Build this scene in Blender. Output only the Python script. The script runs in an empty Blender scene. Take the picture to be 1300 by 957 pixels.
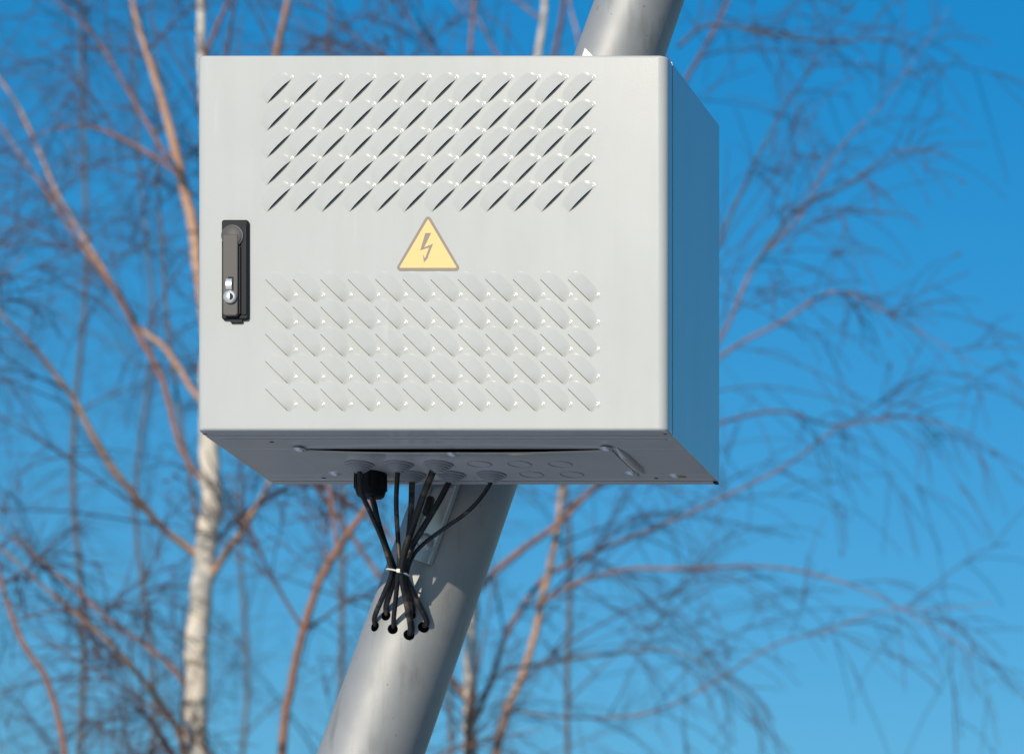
import bpy, bmesh, math, random
from mathutils import Vector, Matrix

R = math.radians
scene = bpy.context.scene
C = scene.collection

# ------------------------------------------------------------------ camera
FPX, DIST = 5075.0, 5.1            # focal length in photograph pixels, metres to the cabinet door
VPX, VPY = 2271.0, 1971.0          # principal point of the photograph's (shifted) lens
S = DIST / FPX
CAMX, CAMZ = (VPX - 547.5) * S, 1.6
cam_d = bpy.data.cameras.new('camera')
cam = bpy.data.objects.new('camera', cam_d); C.objects.link(cam)
cam.location = (CAMX, -DIST, CAMZ)
cam.rotation_euler = (R(90), 0, 0)
cam_d.sensor_fit = 'HORIZONTAL'; cam_d.sensor_width = 36
cam_d.lens = FPX / 1300 * 36
cam_d.shift_x = (650 - VPX) / 1300
cam_d.shift_y = (VPY - 478.5) / 1300
cam_d.clip_start = 0.05; cam_d.clip_end = 5000
cam_d.dof.use_dof = True
cam_d.dof.focus_distance = DIST + 0.06
cam_d.dof.aperture_fstop = 8.8
cam_d.dof.aperture_blades = 0
scene.camera = cam

# ------------------------------------------------------------------ light
SUN_AZ, SUN_EL = R(-12), R(24)      # azimuth from the door's normal (minus = left)
world = bpy.data.worlds.new('World'); scene.world = world; world.use_nodes = True
wn = world.node_tree; wn.nodes.clear()
sky = wn.nodes.new('ShaderNodeTexSky'); sky.sky_type = 'NISHITA'; sky.sun_disc = False
sky.sun_elevation = SUN_EL; sky.sun_rotation = math.pi - SUN_AZ
sky.altitude = 300; sky.air_density = 1.75; sky.dust_density = 0.15; sky.ozone_density = 8.5
gam = wn.nodes.new('ShaderNodeGamma'); gam.inputs[1].default_value = 1.0
hs = wn.nodes.new('ShaderNodeHueSaturation'); hs.inputs['Saturation'].default_value = 1.29
hs.inputs['Hue'].default_value = 0.5
bg = wn.nodes.new('ShaderNodeBackground'); bg.inputs['Strength'].default_value = 0.114
out = wn.nodes.new('ShaderNodeOutputWorld')
wn.links.new(sky.outputs[0], gam.inputs[0]); wn.links.new(gam.outputs[0], hs.inputs['Color'])
wn.links.new(hs.outputs[0], bg.inputs['Color']); wn.links.new(bg.outputs[0], out.inputs[0])
sun_d = bpy.data.lights.new('sun', 'SUN'); sun_d.energy = 3.35; sun_d.angle = R(0.53); sun_d.color = (1.0, 0.895, 0.71)
sun = bpy.data.objects.new('sun', sun_d); C.objects.link(sun)
travel = Vector((-math.sin(SUN_AZ) * math.cos(SUN_EL), math.cos(SUN_AZ) * math.cos(SUN_EL), -math.sin(SUN_EL)))
sun.rotation_euler = travel.to_track_quat('-Z', 'Y').to_euler()
sun.location = (-3, -8, 12)
scene.view_settings.view_transform = 'Standard'; scene.view_settings.look = 'None'
scene.view_settings.exposure = 0.0; scene.view_settings.gamma = 1.0
scene.view_settings.use_curve_mapping = False
scene.render.engine = 'CYCLES'

# ------------------------------------------------------------------ helpers
def P(px, py, d):                                   # a point d metres from the camera plane
    return Vector((CAMX + (px - VPX) * d / FPX, -DIST + d, CAMZ + (VPY - py) * d / FPX))
def F(px, py, y=0.0):                               # a point on the door plane
    p = P(px, py, DIST); return Vector((p.x, y, p.z))
def ray_dir(px, py):
    return Vector(((px - VPX) / FPX, 1.0, (VPY - py) / FPX))

class MB:
    """collects geometry, then links it as one mesh object"""
    def __init__(s): s.v = []; s.f = []; s.sm = []; s.mi = []
    def add(s, verts, faces, smooth=False, mi=0):
        o = len(s.v); s.v += [tuple(v) for v in verts]
        for f in faces:
            s.f.append(tuple(i + o for i in f)); s.sm.append(smooth); s.mi.append(mi)
    def box(s, a, b, mi=0):
        (x0, y0, z0), (x1, y1, z1) = a, b
        s.add([(x0,y0,z0),(x1,y0,z0),(x1,y1,z0),(x0,y1,z0),(x0,y0,z1),(x1,y0,z1),(x1,y1,z1),(x0,y1,z1)],
              [(0,3,2,1),(4,5,6,7),(0,1,5,4),(1,2,6,5),(2,3,7,6),(3,0,4,7)], False, mi)
    def tube(s, pts, rad, n=8, caps=True, smooth=True, mi=0):
        k = len(pts)
        if k < 2: return
        if not isinstance(rad, (list, tuple)): rad = [rad] * k
        t0 = (pts[1] - pts[0]).normalized()
        a = Vector((0, 0, 1)) if abs(t0.z) < 0.9 else Vector((1, 0, 0))
        nrm = t0.cross(a).normalized()
        vs = []; fs = []
        for i in range(k):
            t = (pts[min(i+1, k-1)] - pts[max(i-1, 0)]).normalized()
            nrm = (nrm - t * nrm.dot(t)).normalized(); bi = t.cross(nrm)
            for j in range(n):
                q = 2 * math.pi * j / n
                vs.append(pts[i] + (nrm * math.cos(q) + bi * math.sin(q)) * rad[i])
        for i in range(k - 1):
            for j in range(n):
                j2 = (j + 1) % n
                fs.append((i*n+j, i*n+j2, (i+1)*n+j2, (i+1)*n+j))
        s.add(vs, fs, smooth, mi)
        if caps:
            o = len(s.v)
            s.add(vs[:n], [tuple(range(n))[::-1]], False, mi); s.add(vs[-n:], [tuple(range(n))], False, mi)
    def lathe(s, prof, M, n=24, mi=0, smooth=True):      # prof: (r, h) along local z
        vs = []; fs = []
        for (r, h) in prof:
            for j in range(n):
                q = 2 * math.pi * j / n
                vs.append(M @ Vector((r * math.cos(q), r * math.sin(q), h)))
        k = len(prof)
        for i in range(k - 1):
            for j in range(n):
                j2 = (j + 1) % n
                fs.append((i*n+j, i*n+j2, (i+1)*n+j2, (i+1)*n+j))
        s.add(vs, fs, smooth, mi)
        if prof[-1][0] > 1e-6: s.add(vs[-n:], [tuple(range(n))], False, mi)
        if prof[0][0] > 1e-6: s.add(vs[:n], [tuple(range(n))[::-1]], False, mi)
    def prism(s, poly, M, h, mi=0):                      # poly in local xy, extruded along local z
        n = len(poly)
        vs = [M @ Vector((x, y, 0)) for x, y in poly] + [M @ Vector((x, y, h)) for x, y in poly]
        s.add(vs, [tuple(range(n))[::-1], tuple(range(n, 2*n))] + [(i, (i+1) % n, n+(i+1) % n, n+i) for i in range(n)], False, mi)
    def mesh(s, name, mats):
        me = bpy.data.meshes.new(name); me.from_pydata(s.v, [], s.f); 
        me.polygons.foreach_set('use_smooth', s.sm); me.polygons.foreach_set('material_index', s.mi)
        for m in (mats if isinstance(mats, (list, tuple)) else [mats]): me.materials.append(m)
        me.update(); return me
    def build(s, name, mats, parent=None, bevel=0, recalc=False):
        me = s.mesh(name, mats)
        if recalc or bevel:
            bm = bmesh.new(); bm.from_mesh(me)
            bmesh.ops.recalc_face_normals(bm, faces=bm.faces); bm.to_mesh(me); bm.free()
        o = bpy.data.objects.new(name, me); C.objects.link(o)
        if parent: put(o, parent)
        if bevel:
            b = o.modifiers.new('bevel', 'BEVEL'); b.width = bevel; b.segments = 2; b.limit_method = 'ANGLE'; b.angle_limit = R(40)
        return o

ROOT = {}
def put(o, parent):                                       # parent without moving (geometry is in world space)
    o.parent = parent
    o.matrix_parent_inverse = Matrix.Translation(-ROOT.get(parent.name, Vector((0, 0, 0))))
def empty(name, loc, label, cat, group=None):
    o = bpy.data.objects.new(name, None); C.objects.link(o); o.location = loc
    o.empty_display_size = 0.1
    ROOT[o.name] = Vector(loc); tag(o, label, cat, group); return o
def tag(o, label, cat, group=None):
    o['label'] = label; o['category'] = cat
    if group: o['group'] = group
def frame(o, z, x=None):                                  # a matrix whose z axis points along z
    z = Vector(z).normalized()
    x = Vector(x) if x is not None else (Vector((1,0,0)) if abs(z.x) < 0.9 else Vector((0,1,0)))
    x = (x - z * x.dot(z)).normalized(); y = z.cross(x)
    return Matrix((( x.x, y.x, z.x, o[0]), (x.y, y.y, z.y, o[1]), (x.z, y.z, z.z, o[2]), (0,0,0,1)))
def spline(pts, seg=6):                                   # Catmull-Rom through the points (any-dimension vectors)
    out = []
    n = len(pts)
    for i in range(n - 1):
        p0 = pts[i-1] if i else pts[0] * 2 - pts[1]
        p1, p2 = pts[i], pts[i+1]
        p3 = pts[i+2] if i + 2 < n else pts[-1] * 2 - pts[-2]
        for k in range(seg):
            t = k / seg
            out.append(0.5 * ((2*p1) + (p2-p0)*t + (2*p0-5*p1+4*p2-p3)*t*t + (3*p1-p0-3*p2+p3)*t**3))
    out.append(pts[-1].copy()); return out

# ------------------------------------------------------------------ materials
def mat(name, col, rough=0.5, metal=0.0, spec=0.5):
    m = bpy.data.materials.new(name); m.use_nodes = True
    b = m.node_tree.nodes['Principled BSDF']
    b.inputs['Base Color'].default_value = (*col, 1); b.inputs['Roughness'].default_value = rough
    b.inputs['Metallic'].default_value = metal; b.inputs['Specular IOR Level'].default_value = spec
    return m, m.node_tree.nodes, m.node_tree.links, b
def coords(n, l, scale=(1, 1, 1)):
    tc = n.new('ShaderNodeTexCoord'); mp = n.new('ShaderNodeMapping'); mp.inputs['Scale'].default_value = scale
    geo = n.new('ShaderNodeNewGeometry')
    l.new(geo.outputs['Position'], mp.inputs['Vector']); return mp.outputs[0]
def noise(n, l, vec, scale, detail=3, rough=0.5):
    t = n.new('ShaderNodeTexNoise'); t.inputs['Scale'].default_value = scale
    t.inputs['Detail'].default_value = detail; t.inputs['Roughness'].default_value = rough
    l.new(vec, t.inputs['Vector']); return t.outputs['Fac']
def ramp(n, l, fac, stops):
    r = n.new('ShaderNodeValToRGB'); e = r.color_ramp.elements
    while len(e) < len(stops): e.new(0.5)
    for q, (p, c) in zip(e, stops):
        q.position = p; q.color = (*c, 1) if len(c) == 3 else c
    l.new(fac, r.inputs[0]); return r.outputs[0]
def mixc(n, l, fac, a, b):
    m = n.new('ShaderNodeMix'); m.data_type = 'RGBA'
    if hasattr(fac, 'links'): l.new(fac, m.inputs[0])
    else: m.inputs[0].default_value = fac
    for s, v in ((6, a), (7, b)):
        if hasattr(v, 'links'): l.new(v, m.inputs[s])
        else: m.inputs[s].default_value = (*v, 1)
    return m.outputs[2]
def bump(n, l, b, h, strength, dist):
    k = n.new('ShaderNodeBump'); k.inputs['Strength'].default_value = strength; k.inputs['Distance'].default_value = dist
    l.new(h, k.inputs['Height']); l.new(k.outputs[0], b.inputs['Normal'])

def paint_material(name, col, rough=0.34, streaks=True):
    m, n, l, b = mat(name, col, rough, 0, 0.04)
    b.inputs['Coat Weight'].default_value = 1.0; b.inputs['Coat Roughness'].default_value = 0.10
    v = coords(n, l)
    c = mixc(n, l, ramp(n, l, noise(n, l, v, 9, 4), [(0.35, (0, 0, 0)), (0.7, (1, 1, 1))]), col, tuple(x * 0.955 for x in col))
    if streaks:                                           # pale dried runs and smudges
        vs = coords(n, l, (60, 60, 5))
        run = ramp(n, l, noise(n, l, vs, 1.0, 5, 0.62), [(0.60, (0, 0, 0)), (0.78, (1, 1, 1))])
        area = ramp(n, l, noise(n, l, v, 4.2, 2), [(0.5, (0, 0, 0)), (0.68, (1, 1, 1))])
        mm = n.new('ShaderNodeMath'); mm.operation = 'MULTIPLY'; l.new(run, mm.inputs[0]); l.new(area, mm.inputs[1])
        m2 = n.new('ShaderNodeMath'); m2.operation = 'MULTIPLY'; l.new(mm.outputs[0], m2.inputs[0]); m2.inputs[1].default_value = 0.75
        c = mixc(n, l, m2.outputs[0], c, (0.80, 0.80, 0.79))
    grime = ramp(n, l, noise(n, l, coords(n, l, (22, 22, 3.2)), 1.0, 6, 0.65), [(0.45, (0, 0, 0)), (0.8, (1, 1, 1))])
    gm = n.new('ShaderNodeMath'); gm.operation = 'MULTIPLY'; l.new(grime, gm.inputs[0]); gm.inputs[1].default_value = 0.35
    c = mixc(n, l, gm.outputs[0], c, tuple(x * 0.84 * t for x, t in zip(col, (1.0, 0.985, 0.95))))
    spk = ramp(n, l, noise(n, l, v, 130, 2), [(0.745, (0, 0, 0)), (0.78, (1, 1, 1))])
    c = mixc(n, l, spk, c, tuple(x * 0.86 for x in col))
    l.new(c, b.inputs['Base Color'])
    rr = n.new('ShaderNodeMapRange'); l.new(noise(n, l, v, 30, 4), rr.inputs[0])
    rr.inputs[3].default_value = rough - 0.03; rr.inputs[4].default_value = rough + 0.05
    l.new(rr.outputs[0], b.inputs['Roughness'])
    bump(n, l, b, noise(n, l, v, 420, 2, 0.45), 0.05, 0.0008)
    l.new(b.inputs['Normal'].links[0].from_socket, b.inputs['Coat Normal'])   # orange peel of the powder coat
    return m
PAINT = paint_material('light_grey_powder_coat', (0.615, 0.610, 0.580), 0.3)
INNER = mat('dark_inside_and_hood_shade', (0.02, 0.02, 0.022), 0.9, 0, 0.1)[0]
HOLE_SHADE = mat('painted_hole_shade', (0.002, 0.002, 0.002), 1.0, 0, 0.0)[0]
SEAL_SHADE = mat('black_seal_and_gap_shade', (0.015, 0.015, 0.016), 0.7)[0]  # black for the seal and for painted shade in gaps and holes
BLACKP = mat('black_plastic', (0.009, 0.012, 0.018), 0.5, 0, 0.18)[0]
HANDLE = mat('worn_taupe_plastic', (0.112, 0.102, 0.100), 0.5, 0, 0.3)[0]
CHROME = mat('chrome', (0.78, 0.78, 0.74), 0.42, 0.75)[0]
ZINC = mat('zinc_plated_steel', (0.66, 0.70, 0.72), 0.35, 0.6)[0]
GROMM = mat('grey_rubber_and_groove_shade', (0.34, 0.35, 0.36), 0.55)[0]
YELLOW = mat('faded_yellow_print', (0.82, 0.525, 0.15), 0.4)[0]
PRINT = mat('faded_black_print', (0.21, 0.165, 0.135), 0.45)[0]
WHITE = mat('white_bracket_end', (0.82, 0.82, 0.80), 0.4)[0]
TIE = mat('white_nylon', (0.72, 0.72, 0.68), 0.4)[0]
RUST = mat('yellow_rust', (0.36, 0.20, 0.03), 0.8)[0]
def cable_material():
    m, n, l, b = mat('black_cable_sheath', (0.012, 0.012, 0.013), 0.5)
    v = coords(n, l)
    d = ramp(n, l, noise(n, l, v, 34, 4, 0.6), [(0.54, (0, 0, 0)), (0.68, (1, 1, 1))])
    l.new(mixc(n, l, d, (0.012, 0.012, 0.014), (0.14, 0.11, 0.085)), b.inputs['Base Color'])
    bump(n, l, b, noise(n, l, v, 260, 3), 0.25, 0.001)
    return m
CABLE = cable_material()
def pole_material():
    m, n, l, b = mat('brushed_galvanised_steel', (0.40, 0.40, 0.40), 0.5, 0.3)
    v = coords(n, l)
    c = ramp(n, l, noise(n, l, v, 14, 5, 0.6), [(0.3, (0.36, 0.36, 0.365)), (0.7, (0.415, 0.415, 0.42))])
    runs = ramp(n, l, noise(n, l, coords(n, l, (55, 55, 6)), 1.0, 4, 0.6), [(0.55, (0, 0, 0)), (0.75, (1, 1, 1))])
    c = mixc(n, l, runs, c, (0.30, 0.295, 0.285))
    spk = ramp(n, l, noise(n, l, v, 170, 2), [(0.70, (0, 0, 0)), (0.76, (1, 1, 1))])
    c = mixc(n, l, spk, c, (0.24, 0.235, 0.23))
    l.new(c, b.inputs['Base Color'])
    rr = n.new('ShaderNodeMapRange'); l.new(noise(n, l, v, 40, 4), rr.inputs[0])
    rr.inputs[3].default_value = 0.50; rr.inputs[4].default_value = 0.62; l.new(rr.outputs[0], b.inputs['Roughness'])
    bump(n, l, b, noise(n, l, v, 300, 3), 0.06, 0.001)
    return m
POLE = pole_material()

def bark(name, base, dark, pale, birch=0.0):
    m, n, l, b = mat(name, base, 0.75, 0, 0.3)
    v = coords(n, l)
    c = ramp(n, l, noise(n, l, v, 6, 4), [(0.3, base), (0.7, pale)])
    # dark lenticel bands lying across the stem, and knots
    vb = coords(n, l, (5, 5, 26))
    band = ramp(n, l, noise(n, l, vb, 1.0, 4, 0.6), [(0.60 - 0.04 * birch, (0, 0, 0)), (0.68, (1, 1, 1))])
    c = mixc(n, l, band, c, dark)
    l.new(c, b.inputs['Base Color'])
    bump(n, l, b, noise(n, l, v, 40, 4), 0.5, 0.01)
    return m
BIRCH = bark('white_birch_bark', (0.80, 0.675, 0.55), (0.14, 0.095, 0.07), (0.90, 0.80, 0.68), 1.0)
ORANGE = bark('orange_birch_bark', (0.50, 0.27, 0.165), (0.12, 0.062, 0.048), (0.66, 0.42, 0.29))
BROWN = bark('red_brown_bark', (0.27, 0.135, 0.092), (0.06, 0.034, 0.03), (0.40, 0.21, 0.15))
GREYBARK = bark('grey_brown_bark', (0.13, 0.105, 0.095), (0.05, 0.04, 0.036), (0.20, 0.165, 0.145))
TWIG = mat('dark_twig', (0.125, 0.066, 0.058), 0.7)[0]
TWIG2 = mat('far_twig', (0.11, 0.078, 0.075), 0.75)[0]

# ------------------------------------------------------------------ the ground
def ground():
    m, n, l, b = mat('winter_grass', (0.1, 0.09, 0.05), 0.95, 0, 0.2)
    v = coords(n, l)
    l.new(ramp(n, l, noise(n, l, v, 0.8, 8, 0.6), [(0.3, (0.035, 0.036, 0.025)), (0.7, (0.075, 0.073, 0.05))]), b.inputs['Base Color'])
    bump(n, l, b, noise(n, l, v, 25, 5), 0.8, 0.05)
    g = MB(); g.add([(-600, -600, 0), (600, -600, 0), (600, 600, 0), (-600, 600, 0)], [(0, 1, 2, 3)])
    o = g.build('ground', m); o['kind'] = 'structure'
    m2, n, l, b = mat('bright_bounce_pavement', (0.5, 0.48, 0.45), 0.85, 0, 0.3)
    v = coords(n, l)
    l.new(ramp(n, l, noise(n, l, v, 2.2, 7, 0.6), [(0.3, (0.74, 0.72, 0.73)), (0.7, (0.86, 0.84, 0.86))]), b.inputs['Base Color'])
    bump(n, l, b, noise(n, l, v, 60, 4), 0.4, 0.006)
    p = MB(); p.box((-8, -60, -0.2), (1.1, 5.5, 0.10))  # unseen pale pavement, added to bounce light onto the cabinet's underside
    o = p.build('bounce_pavement', m2, bevel=0.012); o['kind'] = 'structure'
ground()

# ------------------------------------------------------------------ the pole
PD = DIST + 0.328
PA, PB = P(503, 868, PD), P(787.5, 70, PD)               # two points on the pole's axis
RA, RB = 0.0635, 0.0545
AX = (PB - PA); LAB = AX.length; AX.normalize()
def pole_at(t):                                           # t metres along the axis from PA
    return PA + AX * t
def pole_r(t): return RA + (RB - RA) * t / LAB
def pole_hit(px, py):
    o = Vector(cam.location); d = ray_dir(px, py).normalized(); r = 0.06
    for _ in range(6):
        w = o - PA; dd = d - AX * d.dot(AX); ww = w - AX * w.dot(AX)
        a, b_, c = dd.dot(dd), 2 * dd.dot(ww), ww.dot(ww) - r * r
        disc = max(b_ * b_ - 4 * a * c, 0.0)
        t = (-b_ - math.sqrt(disc)) / (2 * a); p = o + d * t
        s = (p - PA).dot(AX); r = pole_r(s)
    n = (p - pole_at(s)).normalized()
    return p, n
t_ground = (0.095 - PA.z) / AX.z
t_top = (6.4 - PA.z) / AX.z
pole = empty('steel_pole', pole_at(t_ground), 'thick leaning grey steel pole carrying the cabinet', 'pole')
mb = MB(); k = 60
mb.tube([pole_at(t_ground + (t_top - t_ground) * i / k) for i in range(k + 1)],
        [pole_r(t_ground + (t_top - t_ground) * i / k) for i in range(k + 1)], 64)
mb.build('shaft', POLE, pole)
mb = MB(); mb.lathe([(0.17, 0), (0.17, 0.015), (0.165, 0.02), (0.0, 0.02)], frame((pole_at(t_ground).x, pole_at(t_ground).y, 0.1), (0, 0, 1)), 32)
mb.build('base_plate', ZINC, pole)
mb = MB(); tp = pole_at(t_top); mb.lathe([(pole_r(t_top) + 0.003, -0.01), (pole_r(t_top) + 0.003, 0.004), (0, 0.02)], frame(tp, AX), 32)
mb.build('end_cap', BLACKP, pole)
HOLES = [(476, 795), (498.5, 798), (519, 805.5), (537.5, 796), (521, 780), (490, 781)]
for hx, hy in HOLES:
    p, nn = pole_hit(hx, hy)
    mb = MB(); mb.lathe([(0.0070, -0.002), (0.0070, 0.0002), (0.0, 0.0003)], frame(p, nn), 20)  # flat black disc stands in for the unlit depth of a hole
    o = mb.build('hole_shade_disc', HOLE_SHADE, pole)

# ------------------------------------------------------------------ the cabinet
ZB, ZT = F(0, 546).z, F(0, 70).z
XL, XR = F(249, 0).x, F(846.5, 0).x
DD, DEP = 0.024, 0.252                                     # door depth, total depth
cab = empty('electrical_cabinet', (0, DEP / 2, ZB), 'light grey sheet steel electrical cabinet with louvred door on the leaning pole', 'cabinet')

def Bt(px, py, dz=0.0):                                    # a point on the cabinet's underside
    d = (ZB + dz - CAMZ) * FPX / (VPY - py); q = P(px, py, d); return q

# door shell: U-shaped profile in plan, bent edges of 11 mm left and right, 3 mm at top and bottom
RBEND, RTB = 0.0115, 0.0035
def u_profile(off):
    pts = []; r = max(RBEND - off, 0.001); xl, xr, yf = XL + off, XR - off, off
    pts.append((xl, DD))
    for i in range(13):
        a = math.pi - (math.pi / 2) * i / 12
        pts.append((xl + r + r * math.cos(a), yf + r - r * math.sin(a)))
    for i in range(13):
        a = math.pi / 2 - (math.pi / 2) * i / 12
        pts.append((xr - r + r * math.cos(a), yf + r - r * math.sin(a)))
    pts.append((xr, DD)); return pts
mb = MB()
levels = []
for i in range(6):
    a = (math.pi / 2) * i / 5
    levels.append((ZB + RTB - RTB * math.cos(a), RTB - RTB * math.sin(a)))
lev = levels + [(ZT - (z - ZB), o) for z, o in reversed(levels)]
prof = [[(x, y, z) for x, y in u_profile(o)] for z, o in lev]
np_ = len(prof[0])
def strip(cols, rows):
    vs = [prof[r_][c_] for r_ in rows for c_ in cols]; w = len(cols); fs = []
    for i in range(len(rows) - 1):
        for j in range(w - 1): fs.append((i*w+j, i*w+j+1, (i+1)*w+j+1, (i+1)*w+j))
    mb.add(vs, fs, True)
nl = len(lev)
strip(range(0, 2), [5, nl - 6]); strip(range(1, 14), [5, nl - 6]); strip(range(14, 27), [5, nl - 6]); strip(range(26, 28), [5, nl - 6])
strip(range(0, np_), range(0, 6)); strip(range(0, np_), range(nl - 6, nl))
# top and bottom returns
for r_ in (0, nl - 1):
    row = prof[r_]; z = row[0][2]
    mb.add([row[i] for i in range(np_)], [tuple(range(np_))])
# back of the door: a return flange round the light-blocking seal
fl = 0.028
for (a, b_) in (((XL, DD, ZB), (XL + fl, DD, ZT)), ((XR - fl, DD, ZB), (XR, DD, ZT))):
    mb.add([(a[0], DD, ZB), (b_[0], DD, ZB), (b_[0], DD, ZT), (a[0], DD, ZT)], [(0, 1, 2, 3)])
for z0, z1 in ((ZB, ZB + fl), (ZT - fl, ZT)):
    mb.add([(XL + fl, DD, z0), (XR - fl, DD, z0), (XR - fl, DD, z1), (XL + fl, DD, z1)], [(0, 1, 2, 3)])
# louvre slots
LU, LV, LH = 0.0225, 0.0180, 0.0039                        # half length, width and height of one hood
louv = []
r2 = 1 / math.sqrt(2)
for r_ in range(5):
    for c_ in range(12):
        louv.append((F(354.5 + 34.85 * c_, 116.3 + 34.35 * r_), Vector((r2, 0, r2)), Vector((-r2, 0, r2))))
for r_ in range(5):
    for c_ in range(12):
        louv.append((F(351.3 + 34.9 * c_, 368.5 + 34.65 * r_), Vector((r2, 0, -r2)), Vector((r2, 0, r2))))
bm = bmesh.new()
def loop(pts):
    vs = [bm.verts.new(p) for p in pts]
    for i in range(len(vs)): bm.edges.new((vs[i], vs[(i + 1) % len(vs)]))
xa, xb, za, zb = XL + RBEND, XR - RBEND, ZB + RTB, ZT - RTB
loop([(xa, 0, za), (xb, 0, za), (xb, 0, zb), (xa, 0, zb)])
for c0, u, v in louv:
    loop([c0 + u * (a * w_) + v * b_ for a, w_, b_ in ((-1, 0.0198, 0.0004 if v.x < 0 else -0.0007), (1, 0.0198, 0.0004 if v.x < 0 else -0.0007), (1, 0.013, 0.0100), (-1, 0.013, 0.0100))])
bmesh.ops.triangle_fill(bm, use_beauty=True, use_dissolve=False, edges=bm.edges[:])
bm.verts.index_update()
pv = [v.co.copy() for v in bm.verts]; pf = []
for f in bm.faces:
    ids = [v.index for v in f.verts]
    pf.append(tuple(ids) if f.normal.y < 0 else tuple(reversed(ids)))
bm.free()
mb.add(pv, pf)
door = mb.build('door', PAINT, cab)
ROOT[door.name] = Vector((0, 0, 0))
def put_sub(o, part):                                      # sub-part: the part's own origin is the world origin
    o.parent = part

# one hood for the upper and one for the lower louvres, shared by all of them
def make_hood(LH, glint_at, mirror):
    mb = MB(); NU, NV = 26, 14; vs = []
    for j in range(NV + 1):
        v = j / NV
        for i in range(NU + 1):
            q = -1 + 2 * i / NU; q = math.copysign(abs(q) ** 0.85, q)
            w = 1 - 0.30 * abs(q) ** 3                      # the hood narrows to its ends
            cap = 0.55 * (0.5 + 0.5 * math.cos(math.pi * abs(q) ** 2.4)) + 0.45 * (1 - abs(q) ** 2.2)
            pr = 1 - v if v < 0.9 else 0.1 * ((1 - v) / 0.1) ** 1.35     # a straight ramp with a soft foot
            fe = 0.00025 * (1 - v) * (1 - q * q)
            vs.append(Vector((q * LU, v * LV * w, LH * cap * pr + 0.00010 + fe)))
    fs = [(j*(NU+1)+i, j*(NU+1)+i+1, (j+1)*(NU+1)+i+1, (j+1)*(NU+1)+i) for j in range(NV) for i in range(NU)]
    mb.add(vs, fs, True)
    cx_, cy_ = glint_at; n_ = 14; pv_ = [Vector((cx_, cy_, 0.0006))]; pf_ = []  # small bump added at the hood's end to catch a glint
    for k_ in range(1, 6):
        for a_ in range(n_):
            t_ = 2 * math.pi * a_ / n_; q_ = k_ / 5
            pv_.append(Vector((cx_ + 0.0042 * q_ * math.cos(t_), cy_ + 0.0042 * q_ * math.sin(t_), 0.00005 + 0.00055 * (0.5 + 0.5 * math.cos(math.pi * q_)))))
    for a_ in range(n_):
        b2_ = (a_ + 1) % n_; pf_.append((0, 1 + a_, 1 + b2_))
        for k_ in range(4): pf_.append((1 + k_*n_ + a_, 1 + (k_+1)*n_ + a_, 1 + (k_+1)*n_ + b2_, 1 + k_*n_ + b2_))
    mb.add(pv_, pf_, True)
    edge = vs[:NU + 1]                                     # turned-in rim of the open edge
    rim = [p + Vector((0, 0.0004, -min(0.0011, p.z))) for p in edge]
    mb.add(edge + rim, [(i + 1, i, NU + 1 + i, NU + 2 + i) for i in range(NU)], False)
    lin = [p - Vector((0, 0, 0.0005)) for p in vs[:(NU + 1) * (NV - 2)]]     # hood underside coloured dark to stand in for shade
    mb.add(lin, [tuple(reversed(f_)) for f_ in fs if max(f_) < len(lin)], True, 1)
    if mirror: mb.v = [(-x_, y_, z_) for x_, y_, z_ in mb.v]; mb.f = [tuple(reversed(f_)) for f_ in mb.f]
    return mb.mesh('louvre', [PAINT, INNER])
hood_upper = [make_hood(0.0036, (0.0225, 0.0022), m_) for m_ in (False, True)]
hood_lower = [make_hood(0.0039, (0.0212, 0.0112), m_) for m_ in (False, True)]
for c0, u, v in louv:
    z = Vector((0, -1, 0))
    # keep the frame right handed: x = u or -u
    x = u if u.cross(v).dot(z) > 0 else -u
    o = bpy.data.objects.new('louvre', (hood_upper if v.x < 0 else hood_lower)[0 if x is u else 1]); C.objects.link(o)
    o.matrix_world = Matrix(((x.x, v.x, z.x, c0.x), (x.y, v.y, z.y, c0.y), (x.z, v.z, z.z, c0.z), (0, 0, 0, 1)))
    o.parent = door

# body
mb = MB(); T = 0.0015
y0 = DD + 0.0055
bx0, bx1, bz0, bz1 = XL + 0.0004, XR - 0.0004, ZB + 0.0003, ZT - 0.0003
mb.box((bx0, y0, bz0), (bx0 + T, DEP, bz1)); mb.box((bx1 - T, y0, bz0), (bx1, DEP, bz1))
mb.box((bx0 + T, y0, bz1 - T), (bx1 - T, DEP, bz1)); mb.box((bx0 + T, DEP - T, bz0 + T), (bx1 - T, DEP, bz1 - T))
# underside with the opening for the gland plate
gx0, gx1, gy0, gy1 = -0.207, 0.204, 0.088, 0.214
for a, b_ in (((bx0 + T, y0), (bx1 - T, gy0)), ((bx0 + T, gy1), (bx1 - T, DEP)), ((bx0 + T, gy0), (gx0 + 0.018, gy1)), ((gx1 - 0.018, gy0), (bx1 - T, gy1))):
    mb.box((a[0], a[1], bz0), (b_[0], b_[1], bz0 + T))
body = mb.build('body', PAINT, cab, bevel=0.0006)
mb = MB()                                                   # collar added behind the door to block light leaking through the seam
for a, b_ in (((XL + 0.004, 0.010, ZB + 0.004), (XL + 0.006, y0 + 0.02, ZT - 0.004)), ((XR - 0.006, 0.014, ZB + 0.004), (XR - 0.004, y0 + 0.02, ZT - 0.004)),
              ((XL + 0.006, 0.010, ZB + 0.004), (XR - 0.006, y0 + 0.02, ZB + 0.006)), ((XL + 0.006, 0.010, ZT - 0.006), (XR - 0.006, y0 + 0.02, ZT - 0.004))):
    mb.box(a, b_)
mb.build('door_light_seal', SEAL_SHADE, cab)
mb = MB()                                                   # dark mounting plate inside
mb.box((XL + 0.03, DEP - 0.03, ZB + 0.03), (XR - 0.03, DEP - 0.027, ZT - 0.03))
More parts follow.
